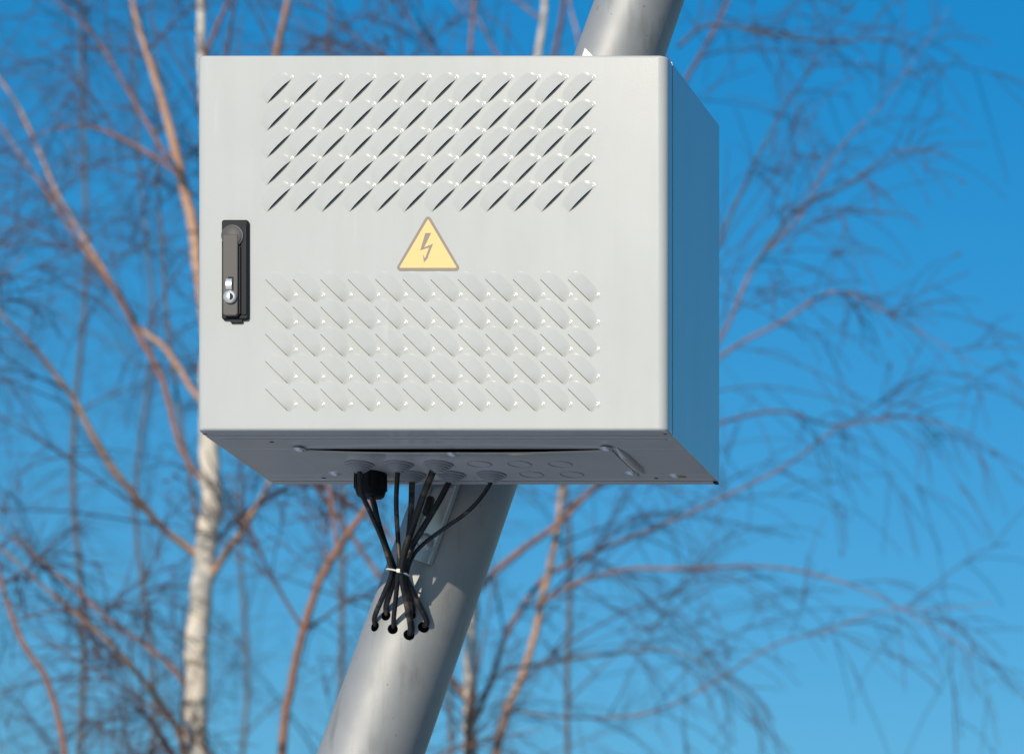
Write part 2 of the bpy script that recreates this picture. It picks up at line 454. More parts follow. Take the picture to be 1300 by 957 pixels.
mb.build('mounting_plate', INNER, cab)
# folded seam lines on the underside and the rear return
mb = MB()
mb.box((bx0 + 0.004, DEP - 0.010, bz0 - 0.0022), (bx1 - 0.006, DEP - 0.0005, bz0 - 0.0002))
mb.build('rear_flange', PAINT, cab, bevel=0.0006)
mb = MB()
mb.box((bx0 + 0.012, y0 + 0.010, bz0 - 0.0011), (bx1 - 0.012, y0 + 0.0165, bz0 - 0.0002))
mb.build('drip_fold', PAINT, cab, bevel=0.0004)

# gland plate, bowed down along its front edge
GD = 0.0022
def gl_z(x, y):
    u = (x - (gx0 + gx1) / 2) / ((gx1 - gx0) / 2)
    fr = max(0.0, 1 - (y - gy0) / 0.045)
    waves = max(0.0, 1 - abs(u) ** 2.2) * (0.93 - 0.07 * math.cos((u + 0.02) * 2 * math.pi))
    return bz0 - 0.0006 - 0.0042 * fr * fr * waves
mb = MB(); NX, NY = 60, 14
cx = 0.016
def gpt(i, j):
    x = gx0 + (gx1 - gx0) * i / NX; y = gy0 + (gy1 - gy0) * j / NY
    return x, y
top = [Vector((*gpt(i, j), gl_z(*gpt(i, j)))) for j in range(NY + 1) for i in range(NX + 1)]
bot = [p - Vector((0, 0, GD)) for p in top]
w = NX + 1
mb.add(bot, [(j*w+i, (j+1)*w+i, (j+1)*w+i+1, j*w+i+1) for j in range(NY) for i in range(NX)], True)
mb.add(top, [(j*w+i, j*w+i+1, (j+1)*w+i+1, (j+1)*w+i) for j in range(NY) for i in range(NX)], True)
def wall(ids):
    mb.add([top[i] for i in ids] + [bot[i] for i in ids], [(k_, k_ + 1, len(ids) + k_ + 1, len(ids) + k_) for k_ in range(len(ids) - 1)])
wall(list(range(w))); wall([NY*w+i for i in range(w)][::-1]); wall([j*w for j in range(NY + 1)][::-1]); wall([j*w+NX for j in range(NY + 1)])
plate = mb.build('gland_plate', PAINT, cab)
def gbot(x, y): return gl_z(x, y) - GD
# embossed ridges beside the plate
for xx, ya, yb, rr in ((gx1 + 0.0085, 0.080, 0.205, 0.0068), (gx0 - 0.004, 0.086, 0.196, 0.0016)):
    mb = MB()
    pts = [Vector((xx, ya + (yb - ya) * i / 14, bz0 + 0.0004)) for i in range(15)]
    mb.tube(pts, [rr * min(1, 0.25 + 3.2 * min(i, 14 - i) / 14) for i in range(15)], 16)
    mb.build('embossed_ridge', PAINT, cab)
down = (0, 0, -1)
def screw(x, y, z, r=0.0062, parent=plate, m=ZINC):
    M = frame((x, y, z + 0.0003), down)
    s_ = MB()
    s_.lathe([(r, 0), (r, 0.0008), (r * 0.86, 0.0019), (r * 0.5, 0.0027), (r * 0.30, 0.0028), (0.0, 0.0012)], M, 20)
    s_.lathe([(r * 1.35, -0.0002), (r * 1.35, 0.0006), (r, 0.0007)], M, 20)
    o = s_.build('screw', m); 
    (put_sub if parent is not cab else put)(o, parent)
for sx, sy in ((380, 571.5), (425, 602.5), (574, 575.5), (769.5, 571), (801, 602), (613, 603)):
    q = Bt(sx, sy, -0.004); screw(q.x, q.y, gbot(q.x, q.y))
q = Bt(857, 604); screw(q.x, q.y, bz0, 0.0062, cab, ZINC)
st = MB(); st.lathe([(0.0062, 0), (0.0058, 0.0003), (0, 0.0005)], frame((q.x + 0.0085, q.y + 0.004, bz0 - 0.0001), down) @ Matrix.Diagonal((1, 0.8, 1, 1)), 14)
st.build('rust_blotch', RUST, cab)
for hx_, hy_ in ((844.5, 550.5), (345, 561), (411, 606.5), (260, 551), (833, 607)):    # small dark discs standing in for shaded drill holes
    q = Bt(hx_, hy_)
    h_ = MB(); h_.lathe([(0.0026, 0), (0.0026, 0.0003), (0, 0.0003)], frame((q.x, q.y, bz0 - 0.0003), down) @ Matrix.Diagonal((1, 0.7, 1, 1)), 12)
    h_.build('drill_shade_disc', SEAL_SHADE, cab)
h_ = MB(); h_.box((bx1 - 0.0058, DEP - 0.0095, bz0 - 0.0024), (bx1 - 0.0008, DEP + 0.0003, bz0 - 0.0002)); h_.build('corner_gap_shade', SEAL_SHADE, cab)  # dark block stands in for the shade of an open corner
# membrane grommets and moulded knockouts
GX = [-0.145, -0.0935, -0.041, 0.0125, 0.065, 0.1185]
GY = [0.148, 0.1985]
def grommet(x, y):
    g = MB(); z = gbot(x, y) + 0.0005
    g.lathe([(0.0188, 0), (0.0188, 0.0022), (0.0182, 0.0030), (0.0155, 0.0032), (0.0152, 0.0052), (0.0128, 0.0056), (0.0125, 0.0076),
             (0.0098, 0.0080), (0.0095, 0.0098), (0.0066, 0.0102), (0.0063, 0.0118), (0, 0.0120)], frame((x, y, z), down), 36, 0, False)
    put_sub(g.build('membrane_grommet', GROMM), plate)
def knockout(x, y):
    g = MB(); z = gbot(x, y)
    g.lathe([(0.0160, -0.0002), (0.0157, 0.0009), (0.0150, 0.0011), (0.0143, 0.0009), (0.0140, -0.0002)], frame((x, y, z), down), 32)  # darker ring colour stands in for shade in a recessed groove
    put_sub(g.build('knockout_ring', GROMM), plate)
for i, x in enumerate(GX):
    for j, y in enumerate(GY):
        if (i, j) in ((0, 0), (1, 0), (2, 0), (1, 1), (2, 1), (3, 1)): grommet(x, y)
        elif (i, j) != (0, 1): knockout(x, y)

# the black gland with a lock nut
gx_, gy_ = GX[0] - 0.0018, GY[1] - 0.003
gz_ = gbot(gx_, gy_)
gland = MB()
gland.lathe([(0.0208, 0), (0.0208, 0.0055), (0.0198, 0.0060), (0.0198, 0.0215), (0.0192, 0.0235), (0.0175, 0.0290), (0.0160, 0.0310), (0, 0.0310)], frame((gx_, gy_, gz_ + 0.0004), down), 28)
gland_o = gland.build('cable_gland', BLACKP, cab)
for i in range(14):                                         # grip ribs round the nut
    a = 2 * math.pi * i / 14
    rb = MB(); c_ = Vector((gx_ + 0.0195 * math.cos(a), gy_ + 0.0195 * math.sin(a), gz_))
    rb.tube([c_ - Vector((0, 0, 0.005)), c_ - Vector((0, 0, 0.0215))], 0.0016, 6)
    put_sub(rb.build('grip_rib', BLACKP), gland_o)

# handle
def rrect(x0, x1, z0, z1, r, n=5):
    pts = []
    for cxx, czz, a0 in ((x1 - r, z1 - r, 0), (x0 + r, z1 - r, 90), (x0 + r, z0 + r, 180), (x1 - r, z0 + r, 270)):
        for i in range(n + 1):
            a = R(a0 + 90 * i / n); pts.append((cxx + r * math.cos(a), czz + r * math.sin(a)))
    return pts
MF = Matrix(((1, 0, 0, 0), (0, 0, -1, 0), (0, 1, 0, 0), (0, 0, 0, 1)))      # local xy -> world xz, local z -> out of the door
def fx(px): return F(px, 0).x
def fz(py): return F(0, py).z
def at_y(y): return Matrix.Translation((0, y, 0)) @ MF
hb = MB(); hb.prism(rrect(fx(283), fx(317), fz(407), fz(280.5), 0.0035), at_y(0.0002), 0.0052)
handle = hb.build('swing_handle', BLACKP, cab, bevel=0.0016)
q = MB(); q.prism(rrect(fx(293), fx(309), fz(410.5), fz(406), 0.002), at_y(0.0002), 0.004)
put_sub(q.build('end_tab', BLACKP), handle)
q = MB(); q.prism(rrect(fx(308.3), fx(315.5), fz(402), fz(286), 0.003), at_y(-0.0049), 0.0012)      # raised grip guard on the right
put_sub(q.build('finger_guard', BLACKP, bevel=0.0015), handle)
q = MB(); q.lathe([(0.0138, 0), (0.0138, 0.0034), (0.0132, 0.0042), (0, 0.0042)], at_y(-0.0049) @ Matrix.Translation((fx(297.5), fz(302), 0)), 32)
put_sub(q.build('pivot_rim', CHROME), handle)
q = MB(); q.lathe([(0.0130, 0), (0.0130, 0.0050), (0.0122, 0.0056), (0, 0.0056)], at_y(-0.0049) @ Matrix.Translation((fx(297.5), fz(302), 0)), 32)
put_sub(q.build('pivot_boss', HANDLE), handle)
q = MB(); q.prism([(fx(286.8), fz(301)), (fx(287), fz(401)), (fx(289), fz(404)), (fx(304), fz(404)), (fx(306), fz(401)), (fx(306.2), fz(301))], at_y(-0.0050), 0.0062)
put_sub(q.build('lever', HANDLE, bevel=0.0012), handle)
q = MB(); q.prism(rrect(fx(285.2), fx(308), fz(401), fz(315), 0.001), at_y(-0.0049), 0.0030)
put_sub(q.build('lever_backing', BLACKP), handle)
q = MB(); q.prism(rrect(fx(293.8), fx(300.8), fz(372.3), fz(355), 0.0006), at_y(-0.0112), 0.0004)  # raised dark plate stands in for the shade of a recess
put_sub(q.build('latch_recess_shade', SEAL_SHADE), handle)
q = MB()
for i in range(8):
    a, b_ = i / 8, (i + 1) / 8
    ya = -0.0116 - 0.002 * math.sin(math.pi * a * 0.9); yb = -0.0116 - 0.002 * math.sin(math.pi * b_ * 0.9)
    za_, zb_ = fz(357.5) + (fz(371) - fz(357.5)) * a, fz(357.5) + (fz(371) - fz(357.5)) * b_
    q.add([(fx(291.5), ya, za_), (fx(299), ya, za_), (fx(299), yb, zb_), (fx(291.5), yb, zb_)], [(0, 1, 2, 3)], True)
    q.add([(fx(299), ya, za_), (fx(299), -0.0113, za_), (fx(299), -0.0113, zb_), (fx(299), yb, zb_)], [(0, 1, 2, 3)])
put_sub(q.build('latch_spring', ZINC), handle)
ML = at_y(-0.0112) @ Matrix.Translation((fx(297), fz(381), 0))
q = MB(); q.lathe([(0.0082, 0), (0.0082, 0.0030), (0.0074, 0.0040), (0, 0.0041)], ML, 28)
put_sub(q.build('lock_cylinder', CHROME), handle)
q = MB(); q.prism([(0.0045 * math.cos(R(a)) + 0.0004, 0.0045 * math.sin(R(a))) for a in range(-90, 91, 15)], at_y(-0.0152) @ Matrix.Translation((fx(297), fz(381), 0)), 0.0003)
put_sub(q.build('keyhole_cover', BLACKP), handle)

# warning sticker
def rtri(pts, r, n=6):
    out_ = []
    k_ = len(pts)
    for i in range(k_):
        a, b_, c_ = Vector(pts[i-1]), Vector(pts[i]), Vector(pts[(i+1) % k_])
        d1, d2 = (a - b_).normalized(), (c_ - b_).normalized()
        half = d1.angle(d2) / 2; dist = r / math.sin(half); ctr = b_ + (d1 + d2).normalized() * dist
        p1 = b_ + d1 * (r / math.tan(half)); p2 = b_ + d2 * (r / math.tan(half))
        v1, v2 = p1 - ctr, p2 - ctr; ang = v1.angle_signed(v2)
        for s_ in range(n + 1):
            q_ = v1.copy(); q_.rotate(Matrix.Rotation(-ang * s_ / n, 2)); out_.append(tuple(ctr + q_))
    return out_
tri = [(fx(543.5), fz(271.2)), (fx(501.2), fz(344)), (fx(586), fz(344)) ]
q = MB(); q.prism(rtri(tri, 0.0042), at_y(-0.00005), 0.0004)
stick = q.build('warning_sticker', PRINT, cab)
tri2 = [(fx(543.7), fz(278.3)), (fx(507), fz(340.3)), (fx(580.3), fz(340.3))]
q = MB(); q.prism(rtri(tri2, 0.0009, 3), at_y(-0.00046), 0.00016)
put_sub(q.build('yellow_field', YELLOW), stick)
bolt = [(480,345),(552,345),(464,522),(575,475),(509,642),(521,640),(462,705),(452,604),(476,655),(527,520),(418,558)]
q = MB(); q.prism([(fx(490 + x * 0.10446), fz(260 + y * 0.10446)) for x, y in bolt], at_y(-0.00063), 0.00012)
put_sub(q.build('lightning_bolt', PRINT), stick)

# mounting bracket between cabinet and pole
t0 = (P(541, 716, PD - 0.06) - PA).dot(AX); t1 = (P(746, 88, PD - 0.06) - PA).dot(AX)
side = Vector((AX.z, 0, -AX.x)); 
q = MB(); outw = Vector((0, -1, 0))
def br(t, s_, y): p = pole_at(t); return Vector((p.x + side.x * s_, y, p.z + side.z * s_))
yb0 = PA.y - pole_r(0) - 0.001; yb1 = DEP + 0.0005
hw = 0.0175
for (sa, sb, ya, yb_) in ((-hw, hw, yb0 - 0.0035, yb0), (-hw, -hw + 0.003, yb0 - 0.011, yb0 - 0.0035), (hw - 0.003, hw, yb0 - 0.011, yb0 - 0.0035)):
    vs = [br(t, s_, y) for t in (t0, t1) for (s_, y) in ((sa, ya), (sb, ya), (sb, yb_), (sa, yb_))]
    q.add(vs, [(0, 1, 2, 3), (7, 6, 5, 4), (0, 4, 5, 1), (1, 5, 6, 2), (2, 6, 7, 3), (3, 7, 4, 0)])
brk = q.build('mounting_bracket', ZINC, cab, bevel=0.0008)
for tt in (t0 + 0.027, t1 - 0.03):
    q = MB(); p = br(tt, 0.0, yb0 - 0.0035)
    q.lathe([(0.0115, 0), (0.0115, 0.0018), (0.0085, 0.0020), (0.0085, 0.0075), (0.0072, 0.0085), (0, 0.0085)], frame(p, outw), 6 if False else 18)
    put_sub(q.build('bolt', ZINC), brk)
q = MB(); p = br(t1, -0.003, yb0 - 0.014)
e = br(t1 + 0.011, -0.006, yb0 - 0.014)
q.prism([(-0.012, 0), (0.009, 0), (0.009, 0.010), (-0.012, 0.020)], frame(p, outw, side), 0.003)
put_sub(q.build('bracket_tip', WHITE), brk)  # top end of the bracket, coloured whiter than the zinc
for zc in (ZB + 0.10, ZT - 0.10):                             # band clamps holding it to the pole
    tt = (zc - PA.z) / AX.z; p = pole_at(tt); q = MB()
    q.lathe([(pole_r(tt) + 0.0005, -0.012), (pole_r(tt) + 0.0025, -0.012), (pole_r(tt) + 0.0025, 0.012), (pole_r(tt) + 0.0005, 0.012)], frame(p, AX), 40)
    put(q.build('band_clamp', ZINC), cab) if False else q.build('band_clamp', ZINC, cab)

# ------------------------------------------------------------------ cables
TD = DIST + 0.222                                            # depth of the tied bundle
def on_pole(px, py, inn=0.006):
    p, n_ = pole_hit(px, py); return p - n_ * inn
def near_pole(px, py, off):
    p, n_ = pole_hit(px, py); return p + n_ * off
def cable(label, pts, rad, nm='cable', group='black cables under the cabinet'):
    q = MB(); sp = spline(pts, 10); q.tube(sp, rad, 14)
    o = q.build(nm, CABLE); tag(o, label, 'cable', group); return o
def gpoint(i, j): return Vector((GX[i], GY[j], gbot(GX[i], GY[j]) - 0.008))
def T_(px, py, dd=0.0): return P(px, py, TD + dd)
def into(tie, hx, hy):                                       # from the tie down into a hole of the pole
    p, n_ = pole_hit(hx, hy); a = Vector(tie)
    e_ = p + n_ * 0.0052 + AX * 0.010
    return [a.lerp(e_, 0.5), e_, p - n_ * 0.0055 - AX * 0.001]
cable('black cable leaving the leftmost front grommet, left of the square black gland',
      [gpoint(0, 0) + Vector((0.0015, -0.002, 0.003)), P(457, 603, DIST + .146), P(459, 625, DIST + .15), P(471, 652, DIST + .165), P(485, 684, DIST + .20), T_(494, 712, -.012), T_(497.5, 728), *into(T_(497.5, 728), 476, 795)], 0.0033)
cable('black cable hanging from the middle of the black gland',
      [Vector((gx_ + 0.001, gy_, gz_ - 0.030)), P(475, 640, DIST + .199), P(480, 662, DIST + .195), P(489, 690, DIST + .212), T_(499, 716, .0), T_(502, 728, .008), *into(T_(502, 728, .008), 490, 781)], 0.0037)
cable('straight black cable from the second front grommet',
      [gpoint(1, 0) + Vector((0, 0, 0.003)), P(504.5, 604, DIST + .15), P(503, 640, DIST + .165), P(505, 680, DIST + .205), T_(507, 710, -.016), T_(505.5, 728, -.008), *into(T_(505.5, 728, -.008), 498.5, 798)], 0.0031)
cable('short thick black cable from the second rear grommet',
      [gpoint(1, 1) + Vector((0.001, 0, 0.003)), P(523, 618, DIST + .198), P(522, 645, DIST + .198), P(519, 680, DIST + .218), T_(512, 710, .003), T_(509, 728, .01), *into(T_(509, 728, .01), 521, 780)], 0.0039)
cable('thick black cable slanting from the third front grommet',
      [gpoint(2, 0) + Vector((-0.004, 0, 0.003)), P(549, 600, DIST + .152), P(537, 630, DIST + .165), P(525, 665, DIST + .19), T_(514, 700, -.022), T_(510, 728, -.008), *into(T_(510, 728, -.008), 519, 805.5)], 0.0044)
cable('black cable from the third rear grommet, crossing the bracket',
      [gpoint(2, 1) + Vector((0, 0, 0.003)), P(570, 612, DIST + .2), P(558, 635, DIST + .2), P(540, 665, DIST + .208), P(524, 692, DIST + .222), T_(515, 716, -.006), T_(513.5, 728), *into(T_(513.5, 728), 537.5, 796)], 0.0038)
cable('thin scuffed cable curving in from the rightmost grommet',
      [gpoint(3, 1) + Vector((0.0015, 0, 0.003)), P(620, 618, DIST + .199), P(606, 637, DIST + .2), P(588, 654, DIST + .203), P(562, 672, DIST + .207), P(538, 690, DIST + .225), P(524, 706, DIST + .235), T_(517, 728, .008), *into(T_(517, 728, .008), 521.5, 781)], 0.0026)
# taped stub
q = MB(); a, b_ = P(548, 630, DIST + .23), P(540, 655, DIST + .23); q.tube([a, a + (b_ - a) * .1, a + (b_ - a) * .9, b_], [.003, .0055, .0055, .003], 14)
o = q.build('cable_stub', CABLE); tag(o, 'short taped black cable stub between two slanting cables', 'cable stub')
q = MB(); c_ = T_(505.5, 728); ring = []
for i in range(33):
    a = 2 * math.pi * i / 32
    ring.append(c_ + Vector((0.0145 * math.cos(a), 0.0155 * math.sin(a), -0.0035 * math.cos(a) + 0.001)))
q.tube(ring, 0.0012, 8, caps=False)
h = c_ + Vector((0.006, -0.0155, 0)); q.box(h - Vector((.0022, .0018, .0024)), h + Vector((.0022, .002, .0024)))
o = q.build('cable_tie', TIE); tag(o, 'white plastic tie gathering the black cables into a bundle', 'cable tie')

# ------------------------------------------------------------------ trees
rng = random.Random(7)
def rvec(r): return Vector((r.uniform(-1, 1), r.uniform(-1, 1), r.uniform(-1, 1)))
def limb(r, start, d, length, segs, droop, wob):
    """a wandering polyline; droop bends it towards the ground, more at its end"""
    pts = [start.copy()]; d = d.normalized(); st_ = length / segs
    for i in range(segs):
        d = (d + rvec(r) * wob + Vector((0, 0, -droop * (0.3 + i / segs)))).normalized()
        pts.append(pts[-1] + d * st_)
    return pts
def child_dir(r, t, ang, up):
    t = t.normalized(); a = rvec(r); a = (a - t * a.dot(t)).normalized()
    return (t * math.cos(ang) + a * math.sin(ang) + Vector((0, 0, up))).normalized()
def twigs_on(mbt, r, pts, rad, n1, l1, n2, droop, n3=0, start=0.12):
    """two or three orders of twigs along a branch polyline"""
    k = len(pts) - 1
    for _ in range(n1):
        f = start + (1 - start) * r.random() ; i = min(int(f * k), k - 1); u = f * k - i
        p = pts[i].lerp(pts[i+1], u); t = pts[i+1] - pts[i]
        ln = l1 * r.uniform(0.45, 1.25) * (1 - 0.35 * f)
        r0 = min(max(rad[i] * 0.5, 0.0038), 0.0065) * r.uniform(0.6, 1.0) * (0.5 + 0.5 * min(1, ln / l1))
        br_ = limb(r, p, child_dir(r, t, R(r.uniform(28, 62)), 0.12), ln, 7, droop * r.uniform(0.4, 1.3), 0.10)
        rr_ = [max(r0 * (1 - 0.62 * q_ / 7), 0.0022) for q_ in range(8)]
        mbt.tube(br_, rr_, 4, caps=False)
        for _ in range(n2):
            j = r.randint(1, 6); t2 = br_[j+1] - br_[j]
            b2 = limb(r, br_[j], child_dir(r, t2, R(r.uniform(22, 55)), 0.0), ln * r.uniform(0.4, 0.95), 6, droop * 1.2 * r.uniform(0.4, 1.4), 0.10)
            r1 = max(rr_[j] * 0.65, 0.0026)
            mbt.tube(b2, [max(r1 * (1 - 0.45 * q_ / 6), 0.0019) for q_ in range(7)], 3, caps=False)
            for _ in range(n3):
                j2 = r.randint(1, 4); t3 = b2[j2+1] - b2[j2]
                b3 = limb(r, b2[j2], child_dir(r, t3, R(r.uniform(25, 50)), -0.05), ln * r.uniform(0.15, 0.35), 3, droop * 1.4, 0.15)
                mbt.tube(b3, [0.0018, 0.0016, 0.0014, 0.0012], 3, caps=False)
            if r.random() < 0.06:                            # a catkin or bud at the tip
                e_ = b2[-1]; dd_ = (b2[-1] - b2[-2]).normalized()
                mbt.tube([e_, e_ + dd_ * 0.008, e_ + dd_ * 0.022, e_ + dd_ * 0.032], [0.002, 0.0055, 0.005, 0.001], 5, caps=False)

class Tree:
    def __init__(s, name, label, depth, seed, twig=TWIG, group='bare birches behind the cabinet', tk=0.6):
        s.depth = depth; s.r = random.Random(seed); s.tw = MB(); s.twm = twig; s.lines = []
        s.tk = tk; s.name, s.label, s.group = name, label, group; s.root = None
    def line(s, pts, seg=6, dd=0.0, trunk=False):
        """pts: (px, py, radius_px[, extra depth]); the stem wanders in depth as real ones do"""
        four = []
        n = len(pts)
        for i, p in enumerate(pts):
            d = s.depth + (p[3] if len(p) > 3 else dd * i / max(n - 1, 1))
            w = P(p[0], p[1], d); 
            f = i / max(n - 1, 1); k_ = s.tk if trunk else 0.56 * (1 - 0.55 * max(0.0, (f - 0.35) / 0.65))
            four.append(Vector((w.x, w.y, w.z, k_ * p[2] * d / FPX)))
        sp = spline(four, seg)
        out_p = [Vector(q_[:3]) for q_ in sp]; out_r = [max(q_[3], 0.0015) for q_ in sp]
        for i in range(1, len(out_p) - 1):                     # small kinks
            out_p[i] += rvec(s.r) * out_r[i] * 0.14
        return out_p, out_r
    def trunk(s, pts, m, seg=6):
        p, r_ = s.line(pts, seg, 0.0, True)
        base = Vector((p[0].x, p[0].y, 0)); s.root = empty(s.name, base, s.label, 'tree', s.group)
        q = MB(); q.tube(p, r_, 14); q.build('trunk', m, s.root); s.lines.append((p, r_)); return p, r_
    def branch(s, pts, m, seg=6, dd=0.0, n1=0, l1=0.6, n2=3, droop=0.1, n3=0, start=0.12, sides=9):
        p, r_ = s.line(pts, seg, dd)
        q = MB(); q.tube(p, r_, sides); q.build('branch', m, s.root)
        if n1: twigs_on(s.tw, s.r, p, r_, n1, l1, n2, droop, n3, start)
        return p, r_
    def free_branches(s, p, r_, lo, hi, n, length, m, n1, l1, n2, droop=0.05, n3=0, up=0.45, keep=None):
        """branches the photograph does not single out: the rest of the crown"""
        k = len(p) - 1
        for q_ in range(n):
            z = lo + (hi - lo) * (q_ + s.r.random()) / n
            i = max(i_ for i_ in range(k) if p[i_].z <= z or i_ == 0)
            az = s.r.uniform(0, 2 * math.pi); f = (z - lo) / (hi - lo)
            ln = length * (1 - 0.6 * f) * s.r.uniform(0.75, 1.2)
            d = Vector((math.cos(az), math.sin(az), up + 0.9 * s.r.random()))
            pts = limb(s.r, p[i], d, ln, 10, droop, 0.09)
            r0 = min(r_[i] * 0.5, 0.012 + 0.008 * ln)
            rr_ = [max(r0 * (1 - 0.8 * j / 10), 0.002) for j in range(11)]
            b = MB(); b.tube(pts, rr_, 7); b.build('branch', m, s.root)
            twigs_on(s.tw, s.r, pts, rr_, n1, l1, n2, droop * 1.6, n3)
    def done(s):
        o = s.tw.build('twigs', s.twm, s.root); o['kind'] = 'stuff'

# --- the white birch at the left
A = Tree('birch_tree', 'white-barked birch rising behind the left edge of the cabinet', 16.0, 11, tk=0.53)
pA, rA = A.trunk([(215, 2478, 46), (222, 1900, 40), (236, 1300, 33), (248, 900, 27), (252, 800, 26), (262, 700, 25), (268, 640, 24), (266, 560, 23), (266, 470, 20), (268, 380, 17), (266, 250, 14), (258, 100, 11), (255, 0, 9), (262, -250, 7), (250, -600, 5), (255, -950, 3)], BIRCH)
kw = dict(n1=12, l1=0.85, n2=2, droop=0.10, n3=0)
A.branch([(266, 440, 13), (252, 350, 12), (244, 285, 12), (228, 215, 11), (212, 150, 10), (192, 85, 9), (172, 20, 8), (160, -40, 7), (130, -180, 5), (110, -330, 2.5)], ORANGE, dd=0.5, **kw)
A.branch([(268, 400, 11), (300, 290, 10), (330, 170, 9.5), (350, 75, 9), (366, 0, 8), (400, -140, 6), (420, -300, 3)], ORANGE, dd=-0.6, **kw)
A.branch([(254, 706, 9), (215, 678, 8), (190, 652, 8), (165, 622, 8), (140, 590, 8), (118, 552, 8), (92, 505, 7.5), (60, 462, 7), (28, 425, 6.5), (0, 398, 6), (-60, 330, 5), (-140, 220, 3)], ORANGE, dd=-0.9, **kw)
A.branch([(258, 612, 7), (238, 585, 7), (225, 555, 6.5), (213, 505, 6.5), (203, 475, 6.5), (180, 432, 6.5), (163, 400, 6), (138, 357, 6), (100, 308, 5.5), (62, 248, 5), (28, 200, 5), (-5, 150, 4.5), (-60, 60, 3)], BROWN, dd=0.7, **kw)
A.branch([(266, 520, 7), (244, 494, 7), (224, 462, 6.5), (205, 438, 6.5), (176, 415, 6), (150, 372, 6), (112, 312, 6), (76, 252, 5.5), (45, 182, 5.5), (20, 130, 5), (-5, 95, 5), (-60, 20, 3.5)], ORANGE, dd=1.1, **kw)
A.branch([(270, 730, 8), (288, 700, 7.5), (303, 680, 7), (318, 655, 6.5), (333, 630, 6), (348, 600, 6), (370, 550, 5), (400, 470, 4), (420, 380, 3)], ORANGE, dd=-0.4, n1=9, l1=0.6, n2=3, droop=0.08, n3=0)
A.branch([(272, 690, 5), (300, 660, 4.5), (330, 640, 4.5), (365, 618, 4), (400, 590, 3.5), (450, 540, 2.5)], BROWN, dd=0.8, n1=12, l1=0.5, n2=3, droop=0.08)
A.branch([(240, 1000, 8), (228, 930, 7.5), (205, 895, 7), (186, 868, 6.5), (155, 832, 6), (112, 792, 6), (62, 750, 5.5), (20, 712, 5), (-40, 660, 4), (-110, 590, 2.5)], ORANGE, dd=-1.0, n1=12, l1=0.65, n2=3, droop=0.08, n3=0)
A.branch([(246, 940, 7), (244, 895, 6.5), (228, 858, 6), (190, 822, 5.5), (145, 792, 5.5), (100, 752, 5), (60, 718, 5), (25, 690, 4.5), (-40, 640, 3)], BROWN, dd=0.9, n1=11, l1=0.65, n2=3, droop=0.08, n3=0)
A.branch([(258, 700, 5), (240, 600, 4), (215, 430, 3.5), (205, 300, 3.5), (198, 200, 3.5), (200, 80, 3), (190, 0, 2.5), (180, -80, 2)], GREYBARK, dd=1.6, n1=9, l1=0.6, n2=3, droop=0.1)
A.branch([(225, 220, 5), (190, 195, 4.5), (130, 165, 4), (90, 160, 3.5), (40, 175, 3)], BROWN, dd=0.6, n1=12, l1=0.5, n2=3, droop=0.12)
A.branch([(215, 205, 5), (165, 120, 4), (130, 60, 3.5), (95, 20, 3), (60, -10, 2)], BROWN, dd=0.8, n1=12, l1=0.5, n2=3, droop=0.12)
A.free_branches(pA, rA, 2.6, 5.0, 6, 1.7, BROWN, 8, 0.6, 2)
A.free_branches(pA, rA, 6.0, 10.6, 12, 1.9, BROWN, 9, 0.7, 2)
A.done()

# --- the slim red-brown stem behind the cables
B = Tree('young_birch', 'slim red-brown young birch left of the cables and pole', 15.0, 21, tk=0.62)
pB, rB = B.trunk([(330, 2512, 17), (335, 1900, 14), (345, 1300, 11), (358, 960, 9), (370, 868, 8), (385, 800, 8), (404, 742, 7.5), (428, 698, 7.5), (458, 655, 6.5), (490, 615, 6), (520, 555, 5.5), (545, 470, 5), (570, 330, 4.5), (590, 150, 4), (600, 30, 3.5), (615, -150, 2.5), (620, -300, 1.5)], BROWN)
B.branch([(428, 700, 5), (424, 660, 4.5), (418, 618, 4), (412, 560, 4), (400, 450, 3.5), (395, 300, 3), (400, 120, 2.5)], BROWN, dd=0.4, n1=11, l1=0.5, n2=3, droop=0.08)
B.branch([(385, 800, 4), (350, 740, 3.5), (325, 690, 3), (290, 600, 2.5)], BROWN, dd=-0.4, n1=10, l1=0.45, n2=3, droop=0.08)
B.free_branches(pB, rB, 4.0, 8.4, 12, 1.1, BROWN, 12, 0.5, 3)
B.done()

# --- the birch behind the pole; its limbs reach out to the right of the cabinet
Cc = Tree('forked_birch', 'pale forked birch behind the pole, limbs reaching right of the cabinet', 18.0, 31, tk=0.68)
pC, rC = Cc.trunk([(590, 2425, 30), (592, 1800, 25), (594, 1300, 19), (596, 950, 13), (597, 868, 12), (598, 800, 11.5), (601, 745, 11), (606, 650, 10), (600, 500, 9), (628, 320, 7.5), (660, 160, 6.5), (683, 70, 6), (692, 0, 5.5), (704, -130, 4.5), (712, -400, 3)], BIRCH)
kc = dict(n1=16, l1=0.85, n2=3, droop=0.13, n3=0)
Cc.branch([(598, 1150, 12), (625, 980, 10), (645, 900, 9), (662, 860, 8.5), (678, 808, 8), (690, 755, 8), (700, 712, 8), (707, 670, 7.5), (713, 620, 7), (722, 520, 7), (726, 380, 6), (738, 220, 5.5), (737, 72, 5), (722, 0, 4.5), (706, -120, 4), (690, -300, 2.5)], ORANGE, dd=0.5, **kc)
Cc.branch([(599, 765, 7), (612, 742, 7), (655, 703, 6.5), (685, 682, 6.5), (712, 662, 6), (738, 635, 6), (758, 615, 5.5), (810, 560, 5.5), (860, 500, 5), (915, 430, 4.4), (955, 342, 4.2), (990, 302, 3.8), (1020, 268, 3.6), (1050, 210, 3), (1082, 170, 2.4), (1125, 125, 1.9), (1165, 70, 1.5), (1205, 10, 1.0)], BROWN, dd=0.8, n1=24, l1=1.0, n2=3, droop=0.14, n3=0, start=0.25)
